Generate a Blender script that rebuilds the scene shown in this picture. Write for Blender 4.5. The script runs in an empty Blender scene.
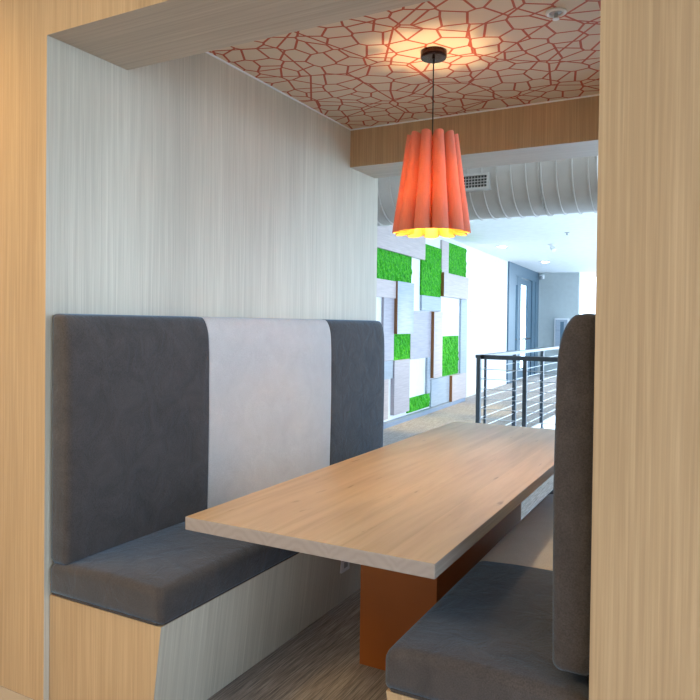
import bpy, bmesh, math, random
from mathutils import Vector, Matrix, noise
random.seed(7)
S = bpy.context.scene
C = S.collection

# ---------------------------------------------------------------- materials
def newmat(name):
    m = bpy.data.materials.new(name); m.use_nodes = True
    nt = m.node_tree; b = nt.nodes['Principled BSDF']
    return m, nt, b
def nd(nt, t, **kw):
    n = nt.nodes.new(t)
    for k, v in kw.items():
        if k in n.inputs: n.inputs[k].default_value = v
        else: setattr(n, k, v)
    return n
def coords(nt, scale, rot=(0, 0, 0)):
    tc = nd(nt, 'ShaderNodeTexCoord'); mp = nd(nt, 'ShaderNodeMapping')
    mp.inputs['Scale'].default_value = scale; mp.inputs['Rotation'].default_value = rot
    nt.links.new(tc.outputs['Object'], mp.inputs['Vector']); return mp.outputs['Vector']
def ramp(nt, fac, stops):
    r = nd(nt, 'ShaderNodeValToRGB'); e = r.color_ramp.elements
    while len(e) < len(stops): e.new(0.5)
    for i, (p, c) in enumerate(stops):
        e[i].position = p; e[i].color = (*c, 1)
    nt.links.new(fac, r.inputs['Fac']); return r.outputs['Color']
def mix(nt, fac, a, b, mode='MIX'):
    n = nd(nt, 'ShaderNodeMix', data_type='RGBA', blend_type=mode)
    if isinstance(fac, (int, float)): n.inputs[0].default_value = fac
    else: nt.links.new(fac, n.inputs[0])
    for s, i in ((a, 6), (b, 7)):
        if isinstance(s, tuple): n.inputs[i].default_value = (*s, 1)
        else: nt.links.new(s, n.inputs[i])
    return n.outputs[2]
def bump(nt, b, h, strength, dist=.01):
    n = nd(nt, 'ShaderNodeBump'); n.inputs['Strength'].default_value = strength; n.inputs['Distance'].default_value = dist
    nt.links.new(h, n.inputs['Height']); nt.links.new(n.outputs['Normal'], b.inputs['Normal'])
def plain(name, col, rough=.5, metal=0., spec=.5):
    m, nt, b = newmat(name)
    v = coords(nt, (9, 9, 9)); n = nd(nt, 'ShaderNodeTexNoise', Scale=1.0, Detail=3.0); nt.links.new(v, n.inputs['Vector'])
    c = ramp(nt, n.outputs['Fac'], [(.3, tuple(x*.96 for x in col)), (.7, tuple(min(1, x*1.03) for x in col))])
    nt.links.new(c, b.inputs['Base Color'])
    b.inputs['Roughness'].default_value = rough; b.inputs['Metallic'].default_value = metal
    b.inputs['Specular IOR Level'].default_value = spec
    return m
def oak(name, dark, mid, light, axis='Z', rough=.45, flat=1.):
    """vertical-grained oak laminate: fine pores, soft bands"""
    m, nt, b = newmat(name)
    i = 'XYZ'.index(axis)
    def sc(a, l): s = [a*flat, a, a]; s[i] = l; return tuple(s)
    n1 = nd(nt, 'ShaderNodeTexNoise', Scale=1.0, Detail=4.0, Roughness=.6); nt.links.new(coords(nt, sc(150, 2.2)), n1.inputs['Vector'])
    n2 = nd(nt, 'ShaderNodeTexNoise', Scale=1.0, Detail=3.0, Roughness=.55, Distortion=.6); nt.links.new(coords(nt, sc(34, .6)), n2.inputs['Vector'])
    n3 = nd(nt, 'ShaderNodeTexNoise', Scale=1.0, Detail=2.0); nt.links.new(coords(nt, sc(3.2, .5)), n3.inputs['Vector'])
    c1 = ramp(nt, n2.outputs['Fac'], [(.2, dark), (.5, mid), (.8, light)])
    c2 = ramp(nt, n1.outputs['Fac'], [(.32, tuple(x*.82 for x in mid)), (.5, mid), (.68, tuple(min(1, x*1.10) for x in light))])
    c = mix(nt, .55, c1, c2)
    c3 = ramp(nt, n3.outputs['Fac'], [(.3, (.90, .90, .90)), (.7, (1.06, 1.06, 1.06))])
    c = mix(nt, 1.0, c, c3, 'MULTIPLY')
    nt.links.new(c, b.inputs['Base Color']); b.inputs['Roughness'].default_value = rough
    b.inputs['Specular IOR Level'].default_value = .35
    bump(nt, b, n1.outputs['Fac'], .08, .002)
    return m
def fabric(name, dark, light, sheen=.5, tint=(.7, .8, 1), wrinkle=.35, mott=.2):
    m, nt, b = newmat(name)
    n1 = nd(nt, 'ShaderNodeTexNoise', Scale=260.0, Detail=3.0); nt.links.new(coords(nt, (1, 1, 1)), n1.inputs['Vector'])
    n2 = nd(nt, 'ShaderNodeTexNoise', Scale=9.0, Detail=5.0, Roughness=.65, Distortion=.8); nt.links.new(coords(nt, (1, 1, 1)), n2.inputs['Vector'])
    c1 = ramp(nt, n1.outputs['Fac'], [(.2, dark), (.8, light)])
    c2 = ramp(nt, n2.outputs['Fac'], [(.3, (1-mott,)*3), (.7, (1+mott,)*3)])
    nt.links.new(mix(nt, 1.0, c1, c2, 'MULTIPLY'), b.inputs['Base Color'])
    b.inputs['Roughness'].default_value = .9; b.inputs['Specular IOR Level'].default_value = .2
    b.inputs['Sheen Weight'].default_value = sheen; b.inputs['Sheen Roughness'].default_value = .45
    b.inputs['Sheen Tint'].default_value = (*tint, 1)  # blue tint puts the cool daylight on the pile into the colour
    s = nd(nt, 'ShaderNodeMath', operation='MULTIPLY_ADD'); s.inputs[1].default_value = .12
    nt.links.new(n1.outputs['Fac'], s.inputs[0]); nt.links.new(n2.outputs['Fac'], s.inputs[2])
    bump(nt, b, s.outputs[0], wrinkle, .02)
    return m

M = {}
M['oak'] = oak('oak_laminate', (.40, .265, .145), (.51, .35, .20), (.58, .41, .245))
M['oak_across'] = oak('oak_laminate_across', (.40, .265, .145), (.51, .35, .20), (.58, .41, .245), axis='X')
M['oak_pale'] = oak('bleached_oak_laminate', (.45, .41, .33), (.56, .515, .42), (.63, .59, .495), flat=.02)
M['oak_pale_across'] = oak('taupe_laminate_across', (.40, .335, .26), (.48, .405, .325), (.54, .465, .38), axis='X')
M['fabric_dark'] = fabric('charcoal_velvet', (.046, .037, .034), (.096, .079, .072), .58, (.30, .54, .80))
M['fabric_light'] = fabric('light_grey_velvet', (.50, .49, .49), (.66, .65, .65), .3, (.55, .75, 1), .10, .05)
M['piping'] = fabric('dark_piping', (.035, .029, .027), (.085, .072, .066), .2)
M['terracotta'] = plain('terracotta_laminate', (.37, .10, .013), .38)
M['white_paint'] = plain('white_paint', (.86, .87, .88), .6)
M['ceiling_white'] = plain('ceiling_white_paint', (.84, .86, .87), .7)
M['grey_paint'] = plain('grey_green_paint', (.50, .55, .55), .7)
M['duct'] = plain('painted_duct', (.46, .43, .385), .45)
M['bronze'] = plain('dark_bronze_metal', (.055, .03, .028), .18, .9)
M['black'] = plain('black_rubber', (.012, .012, .013), .5)
M['rail_metal'] = plain('blue_grey_steel', (.075, .10, .125), .28, .55)
M['cable'] = plain('steel_cable', (.65, .67, .70), .3, .9)
M['door_metal'] = plain('dark_blue_aluminium', (.085, .15, .205), .35, .1)
M['plastic'] = plain('white_plastic', (.80, .82, .84), .35)
M['grey_plastic'] = plain('grey_plastic', (.33, .35, .37), .45)
M['slot_shade'] = plain('dark_slot_shade', (.05, .045, .04), .6)  # near-black colour for the shade behind the vent bars
M['hall_floor'] = plain('pale_stone_tile', (.42, .37, .32), .5)
M['lower_floor'] = plain('pale_lower_floor', (.75, .77, .79), .5)
M['ground'] = plain('paved_ground', (.24, .24, .23), .8)
M['edge_brown'] = plain('brown_panel_edge', (.26, .105, .03), .5)
M['moss_back'] = plain('recess_board', (.84, .86, .88), .55)

# moss
m, nt, b = newmat('reindeer_moss')
n = nd(nt, 'ShaderNodeTexNoise', Scale=30.0, Detail=4.0, Roughness=.7); nt.links.new(coords(nt, (1, 1, 1)), n.inputs['Vector'])
nt.links.new(ramp(nt, n.outputs['Fac'], [(.25, (.004, .085, .001)), (.5, (.023, .36, .002)), (.75, (.15, .58, .005))]), b.inputs['Base Color'])
b.inputs['Roughness'].default_value = .85; bump(nt, b, n.outputs['Fac'], .6, .02); M['moss'] = m
# printed wood panels of the moss wall
def panelmat(name, a, c):
    m, nt, b = newmat(name)
    n = nd(nt, 'ShaderNodeTexNoise', Scale=1.0, Detail=5.0, Roughness=.65); nt.links.new(coords(nt, (3, 3, 60)), n.inputs['Vector'])
    nt.links.new(ramp(nt, n.outputs['Fac'], [(.3, a), (.7, c)]), b.inputs['Base Color']); b.inputs['Roughness'].default_value = .5
    return m
M['panel_pink'] = panelmat('pinkish_washed_oak', (.46, .385, .38), (.59, .505, .49))
M['panel_lilac'] = panelmat('lilac_washed_oak', (.34, .315, .36), (.46, .43, .475))
M['panel_blue'] = panelmat('blue_grey_washed_oak', (.29, .345, .42), (.41, .465, .53))
M['panel_base'] = panelmat('slate_blue_plinth', (.20, .265, .38), (.28, .345, .45))
# carpet
m, nt, b = newmat('striated_carpet')
n1 = nd(nt, 'ShaderNodeTexNoise', Scale=1.0, Detail=4.0, Roughness=.7); nt.links.new(coords(nt, (170, 5, 1)), n1.inputs['Vector'])
n2 = nd(nt, 'ShaderNodeTexNoise', Scale=1.0, Detail=2.0); nt.links.new(coords(nt, (1.6, .5, 1)), n2.inputs['Vector'])
c1 = ramp(nt, n1.outputs['Fac'], [(.36, (.12, .098, .085)), (.5, (.27, .222, .185)), (.64, (.46, .395, .33))])
c2 = ramp(nt, n2.outputs['Fac'], [(.35, (.85, .85, .88)), (.65, (1.1, 1.08, 1.04))])
nt.links.new(mix(nt, 1.0, c1, c2, 'MULTIPLY'), b.inputs['Base Color']); b.inputs['Roughness'].default_value = .95
b.inputs['Specular IOR Level'].default_value = .25; b.inputs['Sheen Weight'].default_value = .25; bump(nt, b, n1.outputs['Fac'], .5, .004); M['carpet'] = m
# patterned booth ceiling: irregular cells outlined in terracotta
m, nt, b = newmat('crackle_print_ceiling')
v = coords(nt, (1, 1, 1))
def net(scale, width, rnd, off):
    mp = nd(nt, 'ShaderNodeMapping'); mp.inputs['Location'].default_value = off; nt.links.new(v, mp.inputs['Vector'])
    vo = nd(nt, 'ShaderNodeTexVoronoi', voronoi_dimensions='2D', feature='DISTANCE_TO_EDGE'); vo.inputs['Scale'].default_value = scale
    vo.inputs['Randomness'].default_value = rnd; nt.links.new(mp.outputs['Vector'], vo.inputs['Vector'])
    lt = nd(nt, 'ShaderNodeMath', operation='LESS_THAN'); lt.inputs[1].default_value = width*scale
    nt.links.new(vo.outputs['Distance'], lt.inputs[0]); return lt.outputs[0]
a1 = net(9.0, .0056, 1.0, (0, 0, 0)); a2 = net(3.0, .0052, 1.0, (3.7, 1.3, 0))
mx = nd(nt, 'ShaderNodeMath', operation='MAXIMUM'); nt.links.new(a1, mx.inputs[0]); nt.links.new(a2, mx.inputs[1])
nt.links.new(mix(nt, mx.outputs[0], (.64, .52, .39), (.42, .066, .018)), b.inputs['Base Color'])
b.inputs['Roughness'].default_value = .6; M['crackle'] = m
# table wood
def tablewood(name, endgrain):
    m, nt, b = newmat(name)
    if endgrain:
        w = nd(nt, 'ShaderNodeTexWave', wave_type='RINGS', rings_direction='Y'); w.inputs['Scale'].default_value = 13.0
        w.inputs['Distortion'].default_value = 9.0; w.inputs['Detail'].default_value = 3.0; w.inputs['Detail Scale'].default_value = 1.2
        # each stave has its own heart: wrap x so the rings restart every 0.15 m
        tc = nd(nt, 'ShaderNodeTexCoord'); sp = nd(nt, 'ShaderNodeSeparateXYZ'); cb = nd(nt, 'ShaderNodeCombineXYZ')
        nt.links.new(tc.outputs['Object'], sp.inputs[0])
        pp = nd(nt, 'ShaderNodeMath', operation='PINGPONG'); pp.inputs[1].default_value = .11; nt.links.new(sp.outputs[0], pp.inputs[0])
        zz = nd(nt, 'ShaderNodeMath', operation='ADD'); zz.inputs[1].default_value = -.66; nt.links.new(sp.outputs[2], zz.inputs[0])
        nt.links.new(pp.outputs[0], cb.inputs[0]); nt.links.new(zz.outputs[0], cb.inputs[2]); nt.links.new(sp.outputs[1], cb.inputs[1])
        nt.links.new(cb.outputs[0], w.inputs['Vector'])
        c = ramp(nt, w.outputs['Fac'], [(.0, (.325, .275, .252)), (.4, (.342, .290, .265)), (1, (.357, .303, .278))])
        b.inputs['Roughness'].default_value = .6
    else:
        n1 = nd(nt, 'ShaderNodeTexNoise', Scale=1.0, Detail=6.0, Roughness=.62, Distortion=.5); nt.links.new(coords(nt, (26, 1.2, 26)), n1.inputs['Vector'])
        n2 = nd(nt, 'ShaderNodeTexNoise', Scale=1.0, Detail=4.0, Roughness=.6, Distortion=1.2); nt.links.new(coords(nt, (7, .7, 7)), n2.inputs['Vector'])
        n3 = nd(nt, 'ShaderNodeTexNoise', Scale=1.0, Detail=2.0, Distortion=.4); nt.links.new(coords(nt, (34, 5, 5), (0, 0, .05)), n3.inputs['Vector'])
        c1 = ramp(nt, n1.outputs['Fac'], [(.25, (.54, .37, .205)), (.5, (.64, .455, .275)), (.75, (.70, .515, .335))])
        c2 = ramp(nt, n2.outputs['Fac'], [(.3, (.86, .82, .80)), (.55, (1, 1, 1)), (.75, (1.08, 1.07, 1.05))])
        c = mix(nt, 1.0, c1, c2, 'MULTIPLY')
        k = ramp(nt, n3.outputs['Fac'], [(.22, (.50, .40, .33)), (.31, (1, 1, 1))])
        c = mix(nt, 1.0, c, k, 'MULTIPLY')
        # stave joints along the length
        tc = nd(nt, 'ShaderNodeTexCoord'); sp = nd(nt, 'ShaderNodeSeparateXYZ'); nt.links.new(tc.outputs['Object'], sp.inputs[0])
        fl = nd(nt, 'ShaderNodeMath', operation='MULTIPLY'); fl.inputs[1].default_value = 1/.148; nt.links.new(sp.outputs[0], fl.inputs[0])
        fr = nd(nt, 'ShaderNodeMath', operation='FLOOR'); nt.links.new(fl.outputs[0], fr.inputs[0])
        wn = nd(nt, 'ShaderNodeTexWhiteNoise', noise_dimensions='1D'); nt.links.new(fr.outputs[0], wn.inputs['W'])
        kk = ramp(nt, wn.outputs['Value'], [(0, (.90, .88, .86)), (1, (1.06, 1.05, 1.04))])
        c = mix(nt, 1.0, c, kk, 'MULTIPLY')
        b.inputs['Roughness'].default_value = .34
        bump(nt, b, n1.outputs['Fac'], .05, .003)
    nt.links.new(c, b.inputs['Base Color']); return m
M['table_top'] = tablewood('blond_ash_planks', False); M['table_side'] = oak('ash_plank_edge', (.29, .235, .19), (.36, .295, .245), (.42, .35, .29), axis='Y'); M['table_end'] = tablewood('ash_end_grain', True)
# lamp shade: felt-like veneer, light passes through
def shade_mat(name, col, trans, tcol):
    m = bpy.data.materials.new(name); m.use_nodes = True; nt = m.node_tree; nt.nodes.clear()
    o = nd(nt, 'ShaderNodeOutputMaterial'); d = nd(nt, 'ShaderNodeBsdfDiffuse'); t = nd(nt, 'ShaderNodeBsdfTranslucent'); mxs = nd(nt, 'ShaderNodeMixShader')
    n = nd(nt, 'ShaderNodeTexNoise', Scale=1.0, Detail=3.0); nt.links.new(coords(nt, (180, 180, 6)), n.inputs['Vector'])
    c = ramp(nt, n.outputs['Fac'], [(.3, tuple(x*.9 for x in col)), (.7, col)])
    nt.links.new(c, d.inputs['Color']); t.inputs['Color'].default_value = (*tcol, 1); mxs.inputs[0].default_value = trans
    nt.links.new(d.outputs[0], mxs.inputs[1]); nt.links.new(t.outputs[0], mxs.inputs[2]); nt.links.new(mxs.outputs[0], o.inputs['Surface'])
    return m
M['shade'] = shade_mat('salmon_veneer', (.60, .25, .19), .055, (1, .25, .10))
M['lining'] = shade_mat('yellow_lining', (.70, .52, .12), .35, (1, .75, .4))
def emit(name, col, s):
    m, nt, b = newmat(name); b.inputs['Base Color'].default_value = (*col, 1)
    b.inputs['Emission Color'].default_value = (*col, 1); b.inputs['Emission Strength'].default_value = s
    return m
M['bulb'] = emit('warm_bulb', (1, .72, .36), 14); M['led'] = emit('downlight_led', (1, .95, .85), 30)
m, nt, b = newmat('clear_glass'); b.inputs['Transmission Weight'].default_value = 1; b.inputs['Roughness'].default_value = 0; b.inputs['IOR'].default_value = 1.02
b.inputs['Base Color'].default_value = (.96, .99, 1, 1); M['glass'] = m

# ---------------------------------------------------------------- helpers
def link(name, bm, mats, parent=None, smooth=False):
    me = bpy.data.meshes.new(name); bm.normal_update(); bm.to_mesh(me); bm.free()
    for k in (mats if isinstance(mats, (list, tuple)) else [mats]): me.materials.append(M[k])
    if smooth:
        for p in me.polygons: p.use_smooth = True
        me.set_sharp_from_angle(angle=math.radians(40))
    o = bpy.data.objects.new(name, me); C.objects.link(o)
    if parent is not None: o.parent = parent
    return o
def box(bm, x0, x1, y0, y1, z0, z1, mi=0):
    vs = [bm.verts.new((x, y, z)) for z in (z0, z1) for y in (y0, y1) for x in (x0, x1)]
    fs = []
    for q in ((0, 2, 3, 1), (4, 5, 7, 6), (0, 1, 5, 4), (2, 6, 7, 3), (0, 4, 6, 2), (1, 3, 7, 5)):
        f = bm.faces.new([vs[i] for i in q]); f.material_index = mi; fs.append(f)
    return fs
def boxm(*a):
    bm = bmesh.new(); box(bm, *a); return bm
def bev(bm, w, seg=2):
    bmesh.ops.bevel(bm, geom=bm.edges[:], offset=w, segments=seg, profile=.6, affect='EDGES', clamp_overlap=True); return bm
def tube(bm, pts, r, seg=10, cap=True):
    pts = [Vector(p) for p in pts]; rings = []
    for i, p in enumerate(pts):
        d = (pts[min(i+1, len(pts)-1)] - pts[max(i-1, 0)]).normalized()
        a = d.orthogonal().normalized() if abs(d.z) > .9 else d.cross(Vector((0, 0, 1))).normalized(); c = d.cross(a)
        rings.append([bm.verts.new(p + r*(math.cos(t)*a + math.sin(t)*c)) for t in (2*math.pi*k/seg for k in range(seg))])
    for A, B in zip(rings, rings[1:]):
        for k in range(seg): bm.faces.new((A[k], A[(k+1) % seg], B[(k+1) % seg], B[k]))
    if cap: bm.faces.new(rings[0][::-1]); bm.faces.new(rings[-1])
    bmesh.ops.recalc_face_normals(bm, faces=bm.faces); return bm
def lathe(bm, prof, seg=32, cx=0, cy=0):
    rings = []
    for r, z in prof:
        rings.append([bm.verts.new((cx + r*math.cos(2*math.pi*k/seg), cy + r*math.sin(2*math.pi*k/seg), z)) for k in range(seg)] if r > 1e-6 else [bm.verts.new((cx, cy, z))])
    for A, B in zip(rings, rings[1:]):
        for k in range(seg):
            q = [A[k % len(A)], A[(k+1) % len(A)], B[(k+1) % len(B)], B[k % len(B)]]
            u = []
            [u.append(x) for x in q if x not in u]
            if len(u) > 2: bm.faces.new(u)
    bmesh.ops.recalc_face_normals(bm, faces=bm.faces); return bm
def props(o, label=None, cat=None, group=None, kind=None):
    for k, v in (('label', label), ('category', cat), ('group', group), ('kind', kind)):
        if v: o[k] = v
    return o
def thing(name, label, cat, loc=(0, 0, 0), rz=0, group=None):
    o = bpy.data.objects.new(name, None); o.empty_display_size = .1; C.objects.link(o); o.location = loc; o.rotation_euler = (0, 0, rz)
    return props(o, label, cat, group)
def struct(name, bm, m, parent=None):
    o = link(name, bm, m, parent)
    if parent is None: o['kind'] = 'structure'
    return o

# ---------------------------------------------------------------- setting: the booth
XW, XR = -2.130, -.247          # inner faces of the two partitions
YF, YB, YE = 1.638, 3.922, 4.290
ZL, ZC = 2.410, 2.657
ZT = 3.30
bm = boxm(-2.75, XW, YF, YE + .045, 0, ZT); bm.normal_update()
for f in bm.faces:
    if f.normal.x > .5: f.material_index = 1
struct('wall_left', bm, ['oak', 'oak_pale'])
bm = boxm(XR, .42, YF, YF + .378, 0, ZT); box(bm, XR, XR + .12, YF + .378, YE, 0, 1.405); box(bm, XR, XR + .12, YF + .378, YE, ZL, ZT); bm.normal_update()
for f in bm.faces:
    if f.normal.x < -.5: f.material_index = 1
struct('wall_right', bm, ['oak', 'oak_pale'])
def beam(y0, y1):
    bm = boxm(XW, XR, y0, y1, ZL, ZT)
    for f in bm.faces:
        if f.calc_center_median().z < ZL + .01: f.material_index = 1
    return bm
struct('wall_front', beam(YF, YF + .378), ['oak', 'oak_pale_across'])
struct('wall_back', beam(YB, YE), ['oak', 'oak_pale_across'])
struct('ceiling', boxm(XW, XR, YF + .378, YB, ZC, ZC + .05), 'crackle')
tb = bmesh.new()
box(tb, XW, XW + .006, YF + .378, YB, ZC - .008, ZC)
box(tb, XW + .006, XR, YB - .006, YB, ZC - .008, ZC)
struct('trim_1', tb, 'plastic')

fl = bmesh.new(); box(fl, -2.75, 3.5, YF, 4.30, -.05, 0)
box(fl, -5.2, 3.0, 4.30, 6.95, -.05, 0); box(fl, -5.2, -2.22, 6.95, 20.2, -.05, 0)
struct('floor', fl, 'carpet')
struct('floor.001', boxm(-5.5, 3.5, -4.0, YF, -.06, -.002), 'hall_floor')
struct('floor.002', boxm(-6, 9, 4.3, 26, -3.6, -3.5), 'lower_floor')
struct('floor.003', boxm(-60, 60, -60, 70, -3.7, -3.61), 'ground')
struct('ceiling.001', boxm(-5.6, 3.6, -3.6, YE, ZT, ZT + .1), 'ceiling_white')

struct('wall_hall', boxm(-5.6, 3.6, -3.6, -3.5, 0, ZT), 'white_paint')
struct('wall_hall.001', boxm(-5.6, -5.5, -3.5, 4.3, 0, ZT), 'white_paint')
bm = boxm(3.5, 3.6, 1.0, YF + .2, 0, ZT); box(bm, 3.5, 3.6, -3.5, 1.0, 0, .4); box(bm, 3.5, 3.6, -3.5, 1.0, 3.0, ZT)
struct('wall_hall.002', bm, 'white_paint')
struct('wall_front.001', boxm(.42, 3.5, YF, YF+.2, 0, ZT), 'oak')
struct('wall_front.002', boxm(-5.5, -2.75, YF, YF+.2, 0, ZT), 'oak')
# ---------------------------------------------------------------- benches
def cushion(name, prof, y0, y1, r0, r1, mat, parent, steps=5, crown=0., seg=14):
    """closed profile (u, z) swept along y; ends rounded by radii r0, r1 (r small = seam)"""
    cx = sum(p[0] for p in prof)/len(prof); cz = sum(p[1] for p in prof)/len(prof)
    us = [p[0] for p in prof]; zs = [p[1] for p in prof]; hw = (max(us)-min(us))/2; hh = (max(zs)-min(zs))/2
    cu, cv = (max(us)+min(us))/2, (max(zs)+min(zs))/2
    secs = []
    for k in range(steps+1):
        t = math.pi/2*k/steps; secs.append((y0 + r0*(1-math.sin(t)), r0*(1-math.cos(t))))
    secs = [(y0 + r0*(1-math.cos(math.pi/2*k/steps)), r0*(1-math.sin(math.pi/2*k/steps))) for k in range(steps+1)]
    for k in range(1, seg): secs.append((y0+r0 + (y1-r1-y0-r0)*k/seg, 0))
    secs += [(y1 - r1*(1-math.sin(math.pi/2*k/steps)), r1*(1-math.cos(math.pi/2*k/steps))) for k in range(steps+1)]
    bm = bmesh.new(); rings = []
    for y, ins in secs:
        fu = (hw-ins)/hw; fz = (hh-ins)/hh
        t = (y-y0)/(y1-y0); puff = crown*(1-(2*t-1)**6) if crown else 0
        ring = []
        for u, z in prof:
            zz = cv + (z-cv)*fz
            if z > cv: zz += puff*max(0., 1-((u-cu)/hw)**4)*(1 if hw > hh else 0)
            ring.append(bm.verts.new((cu + (u-cu)*fu, y, zz)))
        rings.append(ring)
    n = len(prof)
    for A, B in zip(rings, rings[1:]):
        for k in range(n): bm.faces.new((A[k], A[(k+1) % n], B[(k+1) % n], B[k]))
    bm.faces.new(rings[0][::-1]); bm.faces.new(rings[-1])
    bmesh.ops.recalc_face_normals(bm, faces=bm.faces)
    return link(name, bm, mat, parent, True)
def arc(cx, cz, rx, rz, a0, a1, n):
    return [(cx + rx*math.cos(math.radians(a0+(a1-a0)*k/n)), cz + rz*math.sin(math.radians(a0+(a1-a0)*k/n))) for k in range(n+1)]
def seat_profile(s, depth, z0, z1):
    """u = 0 at the wall, depth at the front edge; s = direction away from the wall"""
    p = [(.004, z0), (.15, z0), (.3, z0)] + arc(depth-.014, z0+.014, .014, .014, -90, 0, 3)
    p += arc(depth-.040, z1-.040, .040, .040, 0, 90, 6)
    p += [(depth*.72, z1+.006), (depth*.5, z1+.008), (depth*.25, z1+.004)] + arc(.03, z1-.026, .026, .026, 90, 180, 4)
    return [(s*u, z) for u, z in p]
def back_profile(s, th, z0, z1):
    p = [(.004, z0+.012), (.016, z0)] + arc(th-.022, z0+.022, .022, .022, -90, 0, 5)
    p += [(th+.003, z0+.25), (th+.005, z0+.45), (th+.002, z1-.17)] + arc(th-.052, z1-.13, .052, .13, 0, 78, 8) + [(.03, z1+.001)] + arc(.016, z1-.012, .012, .012, 90, 180, 3)
    return [(s*u, z) for u, z in p]
def bench(name, label, s, wallx, depth, y0, y1, seams, ysb, th, zb0, mats, ztop=1.414):
    t = thing(name, label, 'bench', (wallx, y0, 0), 0, 'banquette benches of the booth')
    L = y1-y0; zs0, zs1 = .394, .512
    # raked plinth
    bm = bmesh.new(); top, bot = s*(depth-.008), s*(depth-.055)
    pr = [(0.002*s, 0), (bot, 0), (top, zs0-.004), (.002*s, zs0-.004)]
    rings = [[bm.verts.new((u, y, z)) for u, z in pr] for y in (.012, L)]
    for k in range(4): bm.faces.new((rings[0][k], rings[0][(k+1) % 4], rings[1][(k+1) % 4], rings[1][k]))
    bm.faces.new(rings[0][::-1]); bm.faces.new(rings[1]); bmesh.ops.recalc_face_normals(bm, faces=bm.faces); bm.normal_update()
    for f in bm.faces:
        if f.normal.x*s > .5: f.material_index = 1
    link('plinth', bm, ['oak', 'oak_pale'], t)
    sp = seat_profile(s, depth, zs0, zs1)
    ys = [0] + [v-y0 for v in seams['seat']] + [L]
    for i in range(3):
        o = cushion('seat_cushion', sp, ys[i], ys[i+1], .030 if i == 0 else .006, .030 if i == 2 else .006, mats[i], t, crown=.008)
        if i == 1: o['label'] = 'light grey middle seat cushion'
    pb = bmesh.new(); d = s*(depth-.006)
    tube(pb, [(.02*s, .012, zs0+.004), (d*.5, .010, zs0+.004), (d-.02*s, .010, zs0+.004), (d, .03, zs0+.004), (d, L*.5, zs0+.004), (d, L-.02, zs0+.004)], .0045, 8)
    link('piping', pb, 'piping', t, True)
    st = bmesh.new(); tube(st, [(s*.05, .020, zs1-.004), (s*depth*.5, .020, zs1+.001), (s*(depth-.05), .020, zs1-.004), (s*(depth-.018), .024, zs1-.016)], .0022, 6)
    link('stitching', st, 'fabric_dark', t, True)
    bp = back_profile(s, th, zb0, ztop)
    ys = [ysb-y0] + [v-y0 for v in seams['back']] + [L-.01]
    for i in range(3):
        o = cushion('back_cushion', bp, ys[i], ys[i+1], .024 if i == 0 else .007, .024 if i == 2 else .007, mats[i], t)
        if i == 1: o['label'] = 'light grey middle back panel'
    return t
dk = ['fabric_dark', 'fabric_light', 'fabric_dark']
lb = bench('banquette_bench', 'banquette bench on the left, its charcoal and light grey back panels against the tall wall', 1, XW, .553, 1.648, 4.29,
           {'seat': (2.62, 3.55), 'back': (2.42, 3.53)}, 1.653, .100, .506, dk)
rb = bench('banquette_bench', 'banquette bench on the right, seen end-on with its back pad half behind the oak pillar', -1, XR, .541, 1.666, 4.27,
           {'seat': (2.475, 3.64), 'back': (2.385, 3.462)}, 1.69, .098, .548, dk, 1.421)
# power outlet in the left plinth
k = .555-.030
ob = bmesh.new(); box(ob, k-.012, k+.004, 1.262, 1.345, .165, .29); bev(ob, .003); po = link('power_outlet', ob, 'plastic', lb)
po['label'] = 'white power outlet plate'
for z in (.198, .245):
    sb_ = bmesh.new(); box(sb_, k+.004, k+.0055, 1.285, 1.322, z-.014, z+.016); bev(sb_, .001, 1); link('socket', sb_, 'grey_plastic', po)

# ---------------------------------------------------------------- table
T = thing('dining_table', 'long blond wood table with thick plank top on an orange slab pedestal', 'table', (-1.109, 3.062, 0))
bm = boxm(-.444, .444, -1.3275, 1.3275, .697, .741); bev(bm, .0035, 2)
for f in bm.faces:
    if abs(f.normal.y) > .6: f.material_index = 1
    elif abs(f.normal.x) > .6: f.material_index = 2
link('tabletop', bm, ['table_top', 'table_end', 'table_side'], T)
bm = boxm(-.158, .174, -.600, .68, 0, .697); bev(bm, .003, 2); link('pedestal', bm, 'terracotta', T)

# ---------------------------------------------------------------- pendant lamp
PX, PY = -1.182, 2.975
P = thing('pendant_lamp', 'salmon fluted pendant lamp hanging over the table', 'lamp', (PX, PY, ZC))
bm = bmesh.new(); lathe(bm, [(0, 0), (.060, 0), (.061, -.004), (.061, -.028), (.058, -.033), (0, -.034)], 40); link('canopy', bm, 'bronze', P, True)
bm = bmesh.new(); lathe(bm, [(0, -.034), (.007, -.034), (.006, -.055), (0, -.056)], 12); link('cord_grip', bm, 'black', P, True)
ZS1, ZS0 = 2.244-ZC, 1.825-ZC
bm = bmesh.new(); tube(bm, [(0, 0, -.05), (0, 0, -.2), (0, 0, ZS1-.10)], .0032, 8); link('cord', bm, 'black', P, True)
NF, SUB, HN = 11, 14, 24
def shade_r(h, t, inset):     # h 0 bottom .. 1 top ; t 0..1 within a flute
    R = .179 + (.116-.179)*h
    w = R*math.sin(math.pi/NF)
    lob = math.sqrt(max(0., 1-(2*t-1)**2))
    return (R - w*1.35) + w*1.42*lob**.8 - inset
bm = bmesh.new()
layers = []
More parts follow.
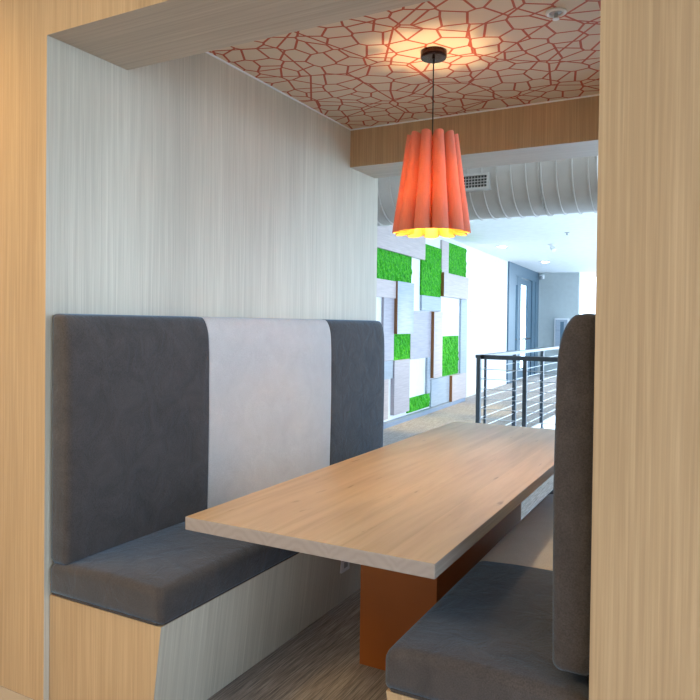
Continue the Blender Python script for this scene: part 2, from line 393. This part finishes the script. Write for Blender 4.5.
for inset in (0., .0035):
    L_ = []
    for j in range(HN+1):
        h = j/HN; ring = []
        for q in range(NF*SUB):
            t = (q % SUB)/SUB; ang = 2*math.pi*q/(NF*SUB) - math.radians(68.4)
            r = shade_r(h, t, inset)
            # flutes end in rounded tips at the top and a shallow scallop below
            z = ZS0 + (ZS1-ZS0)*h
            if h > .5: z += .026*math.sqrt(max(0, 1-(2*t-1)**2))*(h-.5)*2
            if h < .2: z -= .010*math.sqrt(max(0, 1-(2*t-1)**2))*(1-h/.2)
            ring.append(bm.verts.new((r*math.cos(ang), r*math.sin(ang), z)))
        L_.append(ring)
    layers.append(L_)
nq = NF*SUB
for li, L_ in enumerate(layers):
    for A, B in zip(L_, L_[1:]):
        for q in range(nq):
            f = bm.faces.new((A[q], A[(q+1) % nq], B[(q+1) % nq], B[q]) if li == 0 else (A[q], B[q], B[(q+1) % nq], A[(q+1) % nq])); f.material_index = li
for e in (0, HN):
    for q in range(nq):
        a, b_, c, d = layers[0][e][q], layers[0][e][(q+1) % nq], layers[1][e][(q+1) % nq], layers[1][e][q]
        bm.faces.new((a, d, c, b_) if e == 0 else (a, b_, c, d))
link('lamp_shade', bm, ['shade', 'lining'], P, True)
bm = bmesh.new()
lathe(bm, [(0, ZS1-.09), (.018, ZS1-.09), (.018, ZS1-.155), (.012, ZS1-.185), (0, ZS1-.186)], 16)
link('lamp_holder', bm, 'black', P, True)
bm = bmesh.new(); bmesh.ops.create_uvsphere(bm, u_segments=20, v_segments=12, radius=.034)
for v_ in bm.verts: v_.co.z += ZS1-.215
link('bulb', bm, 'bulb', P, True)
bm = bmesh.new()
for kk in range(3):
    a = 2*math.pi*kk/3; tube(bm, [(0, 0, ZS1-.10), (.055*math.cos(a), .055*math.sin(a), ZS1-.085), (.103*math.cos(a), .103*math.sin(a), ZS1-.07)], .0022, 6)
link('shade_carrier', bm, 'black', P)
def light(name, kind, loc, energy, col, **kw):
    d = bpy.data.lights.new(name, kind); d.energy = energy; d.color = col
    for k_, v_ in kw.items(): setattr(d, k_, v_)
    o = bpy.data.objects.new(name, d); C.objects.link(o); o.location = loc; return o
light('pendant_light', 'POINT', (PX, PY, ZC+ZS1-.215), 58, (1, .72, .40), shadow_soft_size=.045)

# booth sprinkler
sp_ = thing('ceiling_sprinkler', 'white concealed sprinkler in the patterned booth ceiling', 'sprinkler', (-.597, 2.822, ZC))
bm = bmesh.new(); lathe(bm, [(.027, 0), (.041, 0), (.042, -.005), (.034, -.010), (.027, -.006), (.027, 0)], 32); link('escutcheon', bm, 'plastic', sp_, True)
bm = bmesh.new(); lathe(bm, [(0, -.001), (.027, -.001), (.024, -.004), (.008, -.006), (.007, -.025), (0, -.026)], 24); link('sprinkler_head', bm, 'grey_plastic', sp_, True)
bm = bmesh.new(); lathe(bm, [(0, -.026), (.013, -.027), (.014, -.030), (0, -.032)], 16); link('deflector', bm, 'plastic', sp_, True)

# ---------------------------------------------------------------- beyond the booth
P0 = Vector((-3.925, 8.217, 0)); ANG = math.atan(.0484)
U = Vector((-math.sin(ANG), math.cos(ANG), 0)); N = Vector((math.cos(ANG), math.sin(ANG), 0))
def wallframe(o, off=0):       # local x = along the wall, local -y = out of the wall ... matrix with x=U, y=-N
    o.matrix_world = Matrix(((U.x, -N.x, 0, P0.x+N.x*off), (U.y, -N.y, 0, P0.y+N.y*off), (0, 0, 1, 0), (0, 0, 0, 1)))
ZF = 2.92
w = struct('wall_far', boxm(-4.2, 7.86, .12, .3, 0, 3.7), 'white_paint'); wallframe(w)
bm = bmesh.new(); box(bm, 4.06, 7.85, .105, .12, 0, .11); bev(bm, .003, 1); w = struct('baseboard_far', bm, 'white_paint'); wallframe(w)
w = struct('wall_far.001', boxm(7.86, 12.1, .12, .3, 2.93, 3.7), 'white_paint'); wallframe(w)
struct('wall_end', boxm(-4.62, -3.47, 20.0, 20.2, 0, 3.2), 'grey_paint')
cl = bmesh.new(); box(cl, -5.2, 4.5, 7.9, 22, ZF, ZF+.1); struct('ceiling.002', cl, 'ceiling_white')
cl = bmesh.new(); box(cl, -5.2, 4.5, 4.29, 7.9, 3.6, 3.7); box(cl, -5.2, 4.5, 7.9, 8.0, ZF+.1, 3.7); struct('ceiling.003', cl, 'ceiling_white')
tb = bmesh.new(); box(tb, -2.235, -2.205, 6.95, 20.0, -.55, .004); box(tb, -2.24, 3.0, 6.93, 6.95, -.55, .004); struct('trim_2', tb, 'white_paint')
struct('wall_lower', boxm(-2.8, -2.6, 6.95, 20, -3.5, -.55), 'white_paint')

# door and glazed frame in the far wall
D_ = bpy.data.objects.new('door_1', None); C.objects.link(D_); D_['kind'] = 'structure'; wallframe(D_)
d0, d1 = 7.86, 11.75
bm = bmesh.new()
box(bm, d0, d0+.74, .08, .22, 0, ZF); box(bm, d1-.46, d1, .08, .22, 0, ZF); box(bm, d0+.74, d1-.46, .08, .22, 2.64, ZF)
bev(bm, .004, 1); link('door_surround', bm, 'door_metal', D_)
bm = bmesh.new()
box(bm, 8.95, 9.35, .10, .20, 0, 2.64); box(bm, d0+.74, 8.95, .11, .19, 2.42, 2.64); box(bm, d0+.74, 8.95, .11, .19, 0, .12); box(bm, 10.85, d1-.46, .10, .20, 0, 2.64)
link('door_frame', bm, 'door_metal', D_)
a, c = 9.35, 10.85
lf = bmesh.new()
box(lf, a+.01, a+.11, .125, .175, .01, 2.62); box(lf, c-.52, c-.01, .125, .175, .01, 2.62); box(lf, a+.11, c-.52, .125, .175, 2.47, 2.62); box(lf, a+.11, c-.52, .125, .175, .01, .28)
link('door_leaf', lf, 'door_metal', D_)
link('glass_pane', boxm(a+.11, c-.52, .145, .155, .28, 2.47), 'glass', D_)
link('glass_pane', boxm(d0+.74, 8.95, .145, .155, .12, 2.42), 'glass', D_)
bm = bmesh.new(); tube(bm, [(a+.05, .07, 1.05), (c-.40, .07, 1.05)], .022, 8)
for q in (a+.06, c-.42): tube(bm, [(q, .07, 1.05), (q, .13, 1.05)], .014, 6)
link('push_bar', bm, 'black', D_)
bm = bmesh.new(); tube(bm, [(d0+.74, .13, 1.05), (8.95, .13, 1.05)], .02, 8); link('guard_bar', bm, 'black', D_)

# ---------------------------------------------------------------- moss wall art
A = thing('moss_wall_art', 'wall art of green moss squares and washed wood panels on the far white wall', 'wall art'); wallframe(A)
bm = boxm(-1.9, 4.02, .035, .118, .06, 2.84); link('backing_board', bm, 'moss_back', A)
LV = {1: 0.0, 2: -.022, 3: -.048}
def panel(lv, s0, s1, z0, z1, m):
    bm = bmesh.new(); y = LV[lv]; fs = box(bm, s0, s1, y, .035, z0, z1)
    bm.normal_update()
    for f in bm.faces:
        if abs(f.normal.x) > .5 and lv == 3: f.material_index = 1
    link('wood_panel', bm, [m, 'edge_brown'], A)
for a_ in ((2, -1.9, 1.567, 2.385, 2.84, 'panel_pink'), (1, 2.46, 2.83, 2.262, 2.80, 'panel_pink'), (3, 2.44, 3.94, 1.866, 2.262, 'panel_pink'),
           (1, 1.50, 2.44, 1.612, 1.843, 'panel_blue'), (1, 3.62, 4.02, .49, 1.866, 'panel_blue'), (2, -1.9, .372, 1.748, 1.983, 'panel_pink'),
           (3, .372, 1.015, 1.258, 1.99, 'panel_blue'), (1, 0.0, .372, .896, 1.748, 'panel_lilac'), (1, 1.03, 1.955, .876, 1.594, 'panel_lilac'),
           (3, 1.96, 2.40, .54, 1.60, 'panel_pink'), (1, -.30, .356, .646, .893, 'panel_blue'), (2, .358, .955, .13, .889, 'panel_lilac'),
           (1, -.30, .20, .10, .646, 'panel_pink'), (1, 1.80, 1.95, .305, .876, 'panel_blue'), (1, 2.00, 2.97, .07, .515, 'panel_blue'),
           (3, 2.976, 3.87, .065, .514, 'panel_pink'), (1, -1.9, -.9, .9, 1.74, 'panel_lilac'), (2, -1.9, -.6, .1, .88, 'panel_blue')): panel(*a_)
def moss(s0, s1, z0, z1, seed):
    bm = bmesh.new(); y0 = .03
    nx = max(8, int((s1-s0)/.0125)); nz = max(8, int((z1-z0)/.0125)); g = []
    for i in range(nx+1):
        col = []
        for j in range(nz+1):
            x = s0+(s1-s0)*i/nx; z = z0+(z1-z0)*j/nz
            p = Vector((x*11+seed*7+z*6, seed*3.1, z*6))
            dd = noise.voronoi(p)[0]; h = max(0., 1-dd[0]*1.25)*.034 + .009*noise.noise(p*3)
            if i in (0, nx) or j in (0, nz): h = .012
            col.append(bm.verts.new((x, y0-h-.012, z)))
        g.append(col)
    for i in range(nx):
        for j in range(nz): bm.faces.new((g[i][j], g[i+1][j], g[i+1][j+1], g[i][j+1]))
    # sides back to the board
    rim = [g[i][0] for i in range(nx+1)] + [g[nx][j] for j in range(1, nz+1)] + [g[i][nz] for i in range(nx-1, -1, -1)] + [g[0][j] for j in range(nz-1, 0, -1)]
    bk = [bm.verts.new((v_.co.x, .035, v_.co.z)) for v_ in rim]
    for q in range(len(rim)):
        r_ = (q+1) % len(rim); bm.faces.new((rim[r_], rim[q], bk[q], bk[r_]))
    bm.faces.new(bk); bmesh.ops.recalc_face_normals(bm, faces=bm.faces)
    link('moss_panel', bm, 'moss', A, False)
for i, a_ in enumerate(((-1.5, 1.045, 1.985, 2.383), (1.49, 2.432, 1.845, 2.645), (2.83, 3.91, 2.264, 2.80), (.375, 1.03, .892, 1.256), (2.47, 3.49, .525, 1.20), (.97, 1.935, .09, .302))): moss(*a_, i)
link('base_rail', boxm(-1.9, 3.79, -.05, .118, 0, .062), 'panel_base', A)

# light switch on the white wall
SW = thing('light_switch', 'white switch plate on the white wall beside the moss art', 'switch'); wallframe(SW)
bm = boxm(4.62, 4.86, .108, .12, 1.64, 1.80); bev(bm, .003, 1); link('switch_plate', bm, 'plastic', SW)
for s_ in (4.65, 4.83):
    for z in (1.655, 1.775):
        bm = bmesh.new(); box(bm, s_-.016, s_+.016, .104, .108, z-.016, z+.016); link('screw', bm, 'grey_plastic', SW)

# ---------------------------------------------------------------- guard railing
G = thing('guard_railing', 'dark steel cable railing with flat top rail at the floor edge behind the table', 'railing', (-2.205, 6.95, 0))
def rpart(nm, *bx):
    bm = bmesh.new()
    for q in bx: box(bm, *q)
    return link(nm, bm, 'rail_metal', G)
H_ = 1.082
rpart('top_rail', (-.03, .07, -.03, 9.2, H_-.035, H_)).name = 'top_rail'
rpart('top_rail', (.03, 3.2, -.03, .03, H_-.045, H_))
for y in (.0, 1.44, 2.94, 4.42, 5.9, 7.4, 8.9):
    q = rpart('post', (-.022, .022, y-.022, y+.022, -.26, H_-.035)); bm = boxm(.0, .028, y-.05, y+.05, -.25, -.06); link('post_bracket', bm, 'rail_metal', q)
rpart('post', (-.012, .012, .22, .245, 0, H_-.035))
for x_ in (.485, .97, 1.94, 2.9): rpart('post', (x_-.02, x_+.02, -.02, .02, -.1, H_-.045))
for kq in range(9):
    z = .10 + .104*kq
    bm = bmesh.new(); tube(bm, [(0, 0, z), (0, 4.5, z), (0, 9.1, z)], .0042, 6); link('cable', bm, 'cable', G)
    bm = bmesh.new(); tube(bm, [(0, 0, z), (1.5, 0, z), (3.1, 0, z)], .0042, 6); link('cable', bm, 'cable', G)

# ---------------------------------------------------------------- air duct
DU = thing('air_duct', 'large round painted air duct crossing under the ceiling behind the booth', 'duct', (0, 6.4, 2.84))
R_ = .42; x0, x1 = -3.86, -.93
bm = bmesh.new(); prof = [(R_, x0)]
xx = -.985
rings_ = []
while xx > x0+.05: rings_.append(xx); xx -= .131
rings_.append(-1.395)
for q in sorted(rings_): prof += [(R_, q-.008), (R_+.012, q-.004), (R_+.012, q+.004), (R_, q+.008)]
prof += [(R_, x1)]
seg = 64; rr = []
for r, xq in prof: rr.append([bm.verts.new((xq, r*math.cos(2*math.pi*k/seg), r*math.sin(2*math.pi*k/seg))) for k in range(seg)])
for a_, b_ in zip(rr, rr[1:]):
    for k in range(seg): bm.faces.new((a_[k], a_[(k+1) % seg], b_[(k+1) % seg], b_[k]))
bm.faces.new(rr[0]); bmesh.ops.recalc_face_normals(bm, faces=bm.faces); link('duct_body', bm, 'duct', DU, True)
bm = bmesh.new(); vs = [bm.verts.new((x1, R_*math.cos(2*math.pi*k/seg), R_*math.sin(2*math.pi*k/seg))) for k in range(seg)]
vs2 = [bm.verts.new((x1+.02, (R_+.015)*math.cos(2*math.pi*k/seg), (R_+.015)*math.sin(2*math.pi*k/seg))) for k in range(seg)]
for k in range(seg): bm.faces.new((vs[k], vs[(k+1) % seg], vs2[(k+1) % seg], vs2[k]))
bm.faces.new(vs2); link('end_cap', bm, 'duct', DU)
vg = bmesh.new(); gx0, gx1, gz0, gz1, gy = -2.10, -1.845, -.205, -.10, -.445
box(vg, gx0-.02, gx1+.02, gy, gy+.09, gz0-.02, gz0); box(vg, gx0-.02, gx1+.02, gy, gy+.09, gz1, gz1+.02)
box(vg, gx0-.02, gx0, gy, gy+.09, gz0, gz1); box(vg, gx1, gx1+.02, gy, gy+.09, gz0, gz1)
for k in range(1, 4): z = gz0+(gz1-gz0)*k/4; box(vg, gx0, gx1, gy+.004, gy+.012, z-.003, z+.003)
for k in range(1, 9): x_ = gx0+(gx1-gx0)*k/9; box(vg, x_-.002, x_+.002, gy+.010, gy+.018, gz0, gz1)
v_ = link('vent_grille', vg, 'duct', DU); link('vent_shade_block', boxm(gx0, gx1, gy+.020, gy+.09, gz0, gz1), 'slot_shade', v_)  # solid dark block painted as the shade inside the duct
for x_ in (-3.3, -1.3):
    bm = bmesh.new(); tube(bm, [(x_, 0, R_-.02), (x_, 0, .76)], .006, 6); link('hanger_rod', bm, 'cable', DU)

# ---------------------------------------------------------------- fittings on the far ceiling
def downlight(label, x, y):
    t = thing('downlight', label, 'downlight', (x, y, ZF), 0, 'recessed downlights in the far ceiling')
    bm = bmesh.new(); lathe(bm, [(.085, 0), (.125, 0), (.125, -.012), (.092, -.016), (.085, 0)], 32); link('trim_ring', bm, 'plastic', t, True)
    bm = bmesh.new(); lathe(bm, [(0, -.004), (.085, -.004), (.07, -.022), (0, -.03)], 24); link('lens', bm, 'led', t, True)
    light('downlight_beam', 'SPOT', (x, y, ZF-.05), 60, (1, .9, .72), spot_size=1.9, spot_blend=.6, shadow_soft_size=.06)
downlight('nearer round downlight in the far white ceiling, left of the spotlight', -3.678, 12.919)
downlight('farther round downlight in the white ceiling, above the blue door', -3.628, 16.394)
t = thing('ceiling_spotlight', 'small white swivel spotlight on the far white ceiling', 'spotlight', (-2.744, 12.954, ZF))
bm = bmesh.new(); lathe(bm, [(0, 0), (.075, 0), (.075, -.02), (.02, -.03), (.018, -.06), (0, -.06)], 24); link('mount', bm, 'plastic', t, True)
bm = bmesh.new(); lathe(bm, [(0, -.07), (.032, -.07), (.046, .04), (.045, .065), (.036, .07), (0, .06)], 24)
bmesh.ops.rotate(bm, verts=bm.verts, matrix=Matrix.Rotation(math.radians(130), 3, 'X')); bmesh.ops.rotate(bm, verts=bm.verts, matrix=Matrix.Rotation(math.radians(40), 3, 'Z'))
bmesh.ops.translate(bm, verts=bm.verts, vec=(.015, -.02, -.085)); link('lamp_head', bm, 'plastic', t, True)
t = thing('ceiling_sprinkler', 'tiny sprinkler on the far white ceiling, nearest to the duct', 'sprinkler', (-2.191, 11.461, ZF))
bm = bmesh.new(); lathe(bm, [(0, 0), (.04, 0), (.04, -.006), (.012, -.01), (.010, -.035), (0, -.035)], 20); link('sprinkler_head', bm, 'grey_plastic', t, True)
bm = bmesh.new(); lathe(bm, [(0, -.035), (.022, -.036), (.022, -.040), (0, -.042)], 16); link('deflector', bm, 'grey_plastic', t, True)
t = thing('security_camera', 'small white security camera at the top corner beside the blue door', 'camera', (-4.48, 19.75, 2.80))
bm = boxm(-.05, .05, .05, .25, -.05, .06); bev(bm, .01); link('wall_mount', bm, 'plastic', t)
bm = bmesh.new(); bmesh.ops.create_uvsphere(bm, u_segments=20, v_segments=12, radius=.055); bmesh.ops.translate(bm, verts=bm.verts, vec=(0, -.01, -.03)); link('dome', bm, 'grey_plastic', t, True)
# wall cabinet on the end wall
t = thing('wall_cabinet', 'pale grey wall cabinet with a narrow dark window on the end wall', 'cabinet', (-3.915, 20.0, .72))
bm = boxm(-.20, .20, -.10, 0, 0, .90); bev(bm, .008); link('cabinet_body', bm, 'plastic', t)
bm = boxm(-.165, .165, -.115, -.10, .04, .86); bev(bm, .004); dd = link('cabinet_door', bm, 'panel_blue', t)
bm = boxm(-.03, .07, -.119, -.115, .10, .80); link('cabinet_window', bm, 'door_metal', dd)

# ---------------------------------------------------------------- light
W = bpy.data.worlds.new('World'); S.world = W; W.use_nodes = True
bg = W.node_tree.nodes['Background']; bg.inputs['Color'].default_value = (.60, .79, 1.0, 1); bg.inputs['Strength'].default_value = 4.8
# warm downlight of the hall in front of the booth, and an added fill
sp1 = light('hall_downlight', 'SPOT', (-2.75, 1.05, 3.28), 70, (1, .66, .25), spot_size=1.7, spot_blend=.7, shadow_soft_size=.08)
hp = light('hall_fill_light', 'AREA', (-2.5, -.7, 3.26), 68, (1, .79, .48), shape='RECTANGLE', size=2.4, size_y=1.2)  # unseen area light without fixture, added as warm fill on the booth front
# wall washers over the moss art
for s_, e_ in ((.70, 260), (2.62, 260)):
    p = P0 + U*s_ + N*.45
    light('moss_washer', 'SPOT', (p.x, p.y, 2.90), e_, (1, .80, .34), spot_size=.75, spot_blend=.8, shadow_soft_size=.04)

# ---------------------------------------------------------------- camera
yaw, pit, rol = (math.radians(a_) for a_ in (28.3531, .8516, .6809))
F = Vector((-math.sin(yaw)*math.cos(pit), math.cos(yaw)*math.cos(pit), -math.sin(pit)))
Rt = Vector((math.cos(yaw), math.sin(yaw), 0)); Up = Rt.cross(F)
R2 = Rt*math.cos(rol) + Up*math.sin(rol); U2 = -Rt*math.sin(rol) + Up*math.cos(rol)
cd = bpy.data.cameras.new('Camera'); cam = bpy.data.objects.new('Camera', cd); C.objects.link(cam)
cd.sensor_width = 36; cd.lens = 36*681.628/700; cd.shift_y = -16/700; cd.clip_start = .05
cam.matrix_world = Matrix(((R2.x, U2.x, -F.x, 0), (R2.y, U2.y, -F.y, 0), (R2.z, U2.z, -F.z, 1.39), (0, 0, 0, 1)))
S.camera = cam
S.view_settings.view_transform = 'Standard'; S.view_settings.look = 'None'; S.view_settings.gamma = 1; S.view_settings.exposure = .42
S.view_settings.use_curve_mapping = False
S.cycles.use_denoising = True; S.cycles.max_bounces = 10; S.cycles.diffuse_bounces = 6
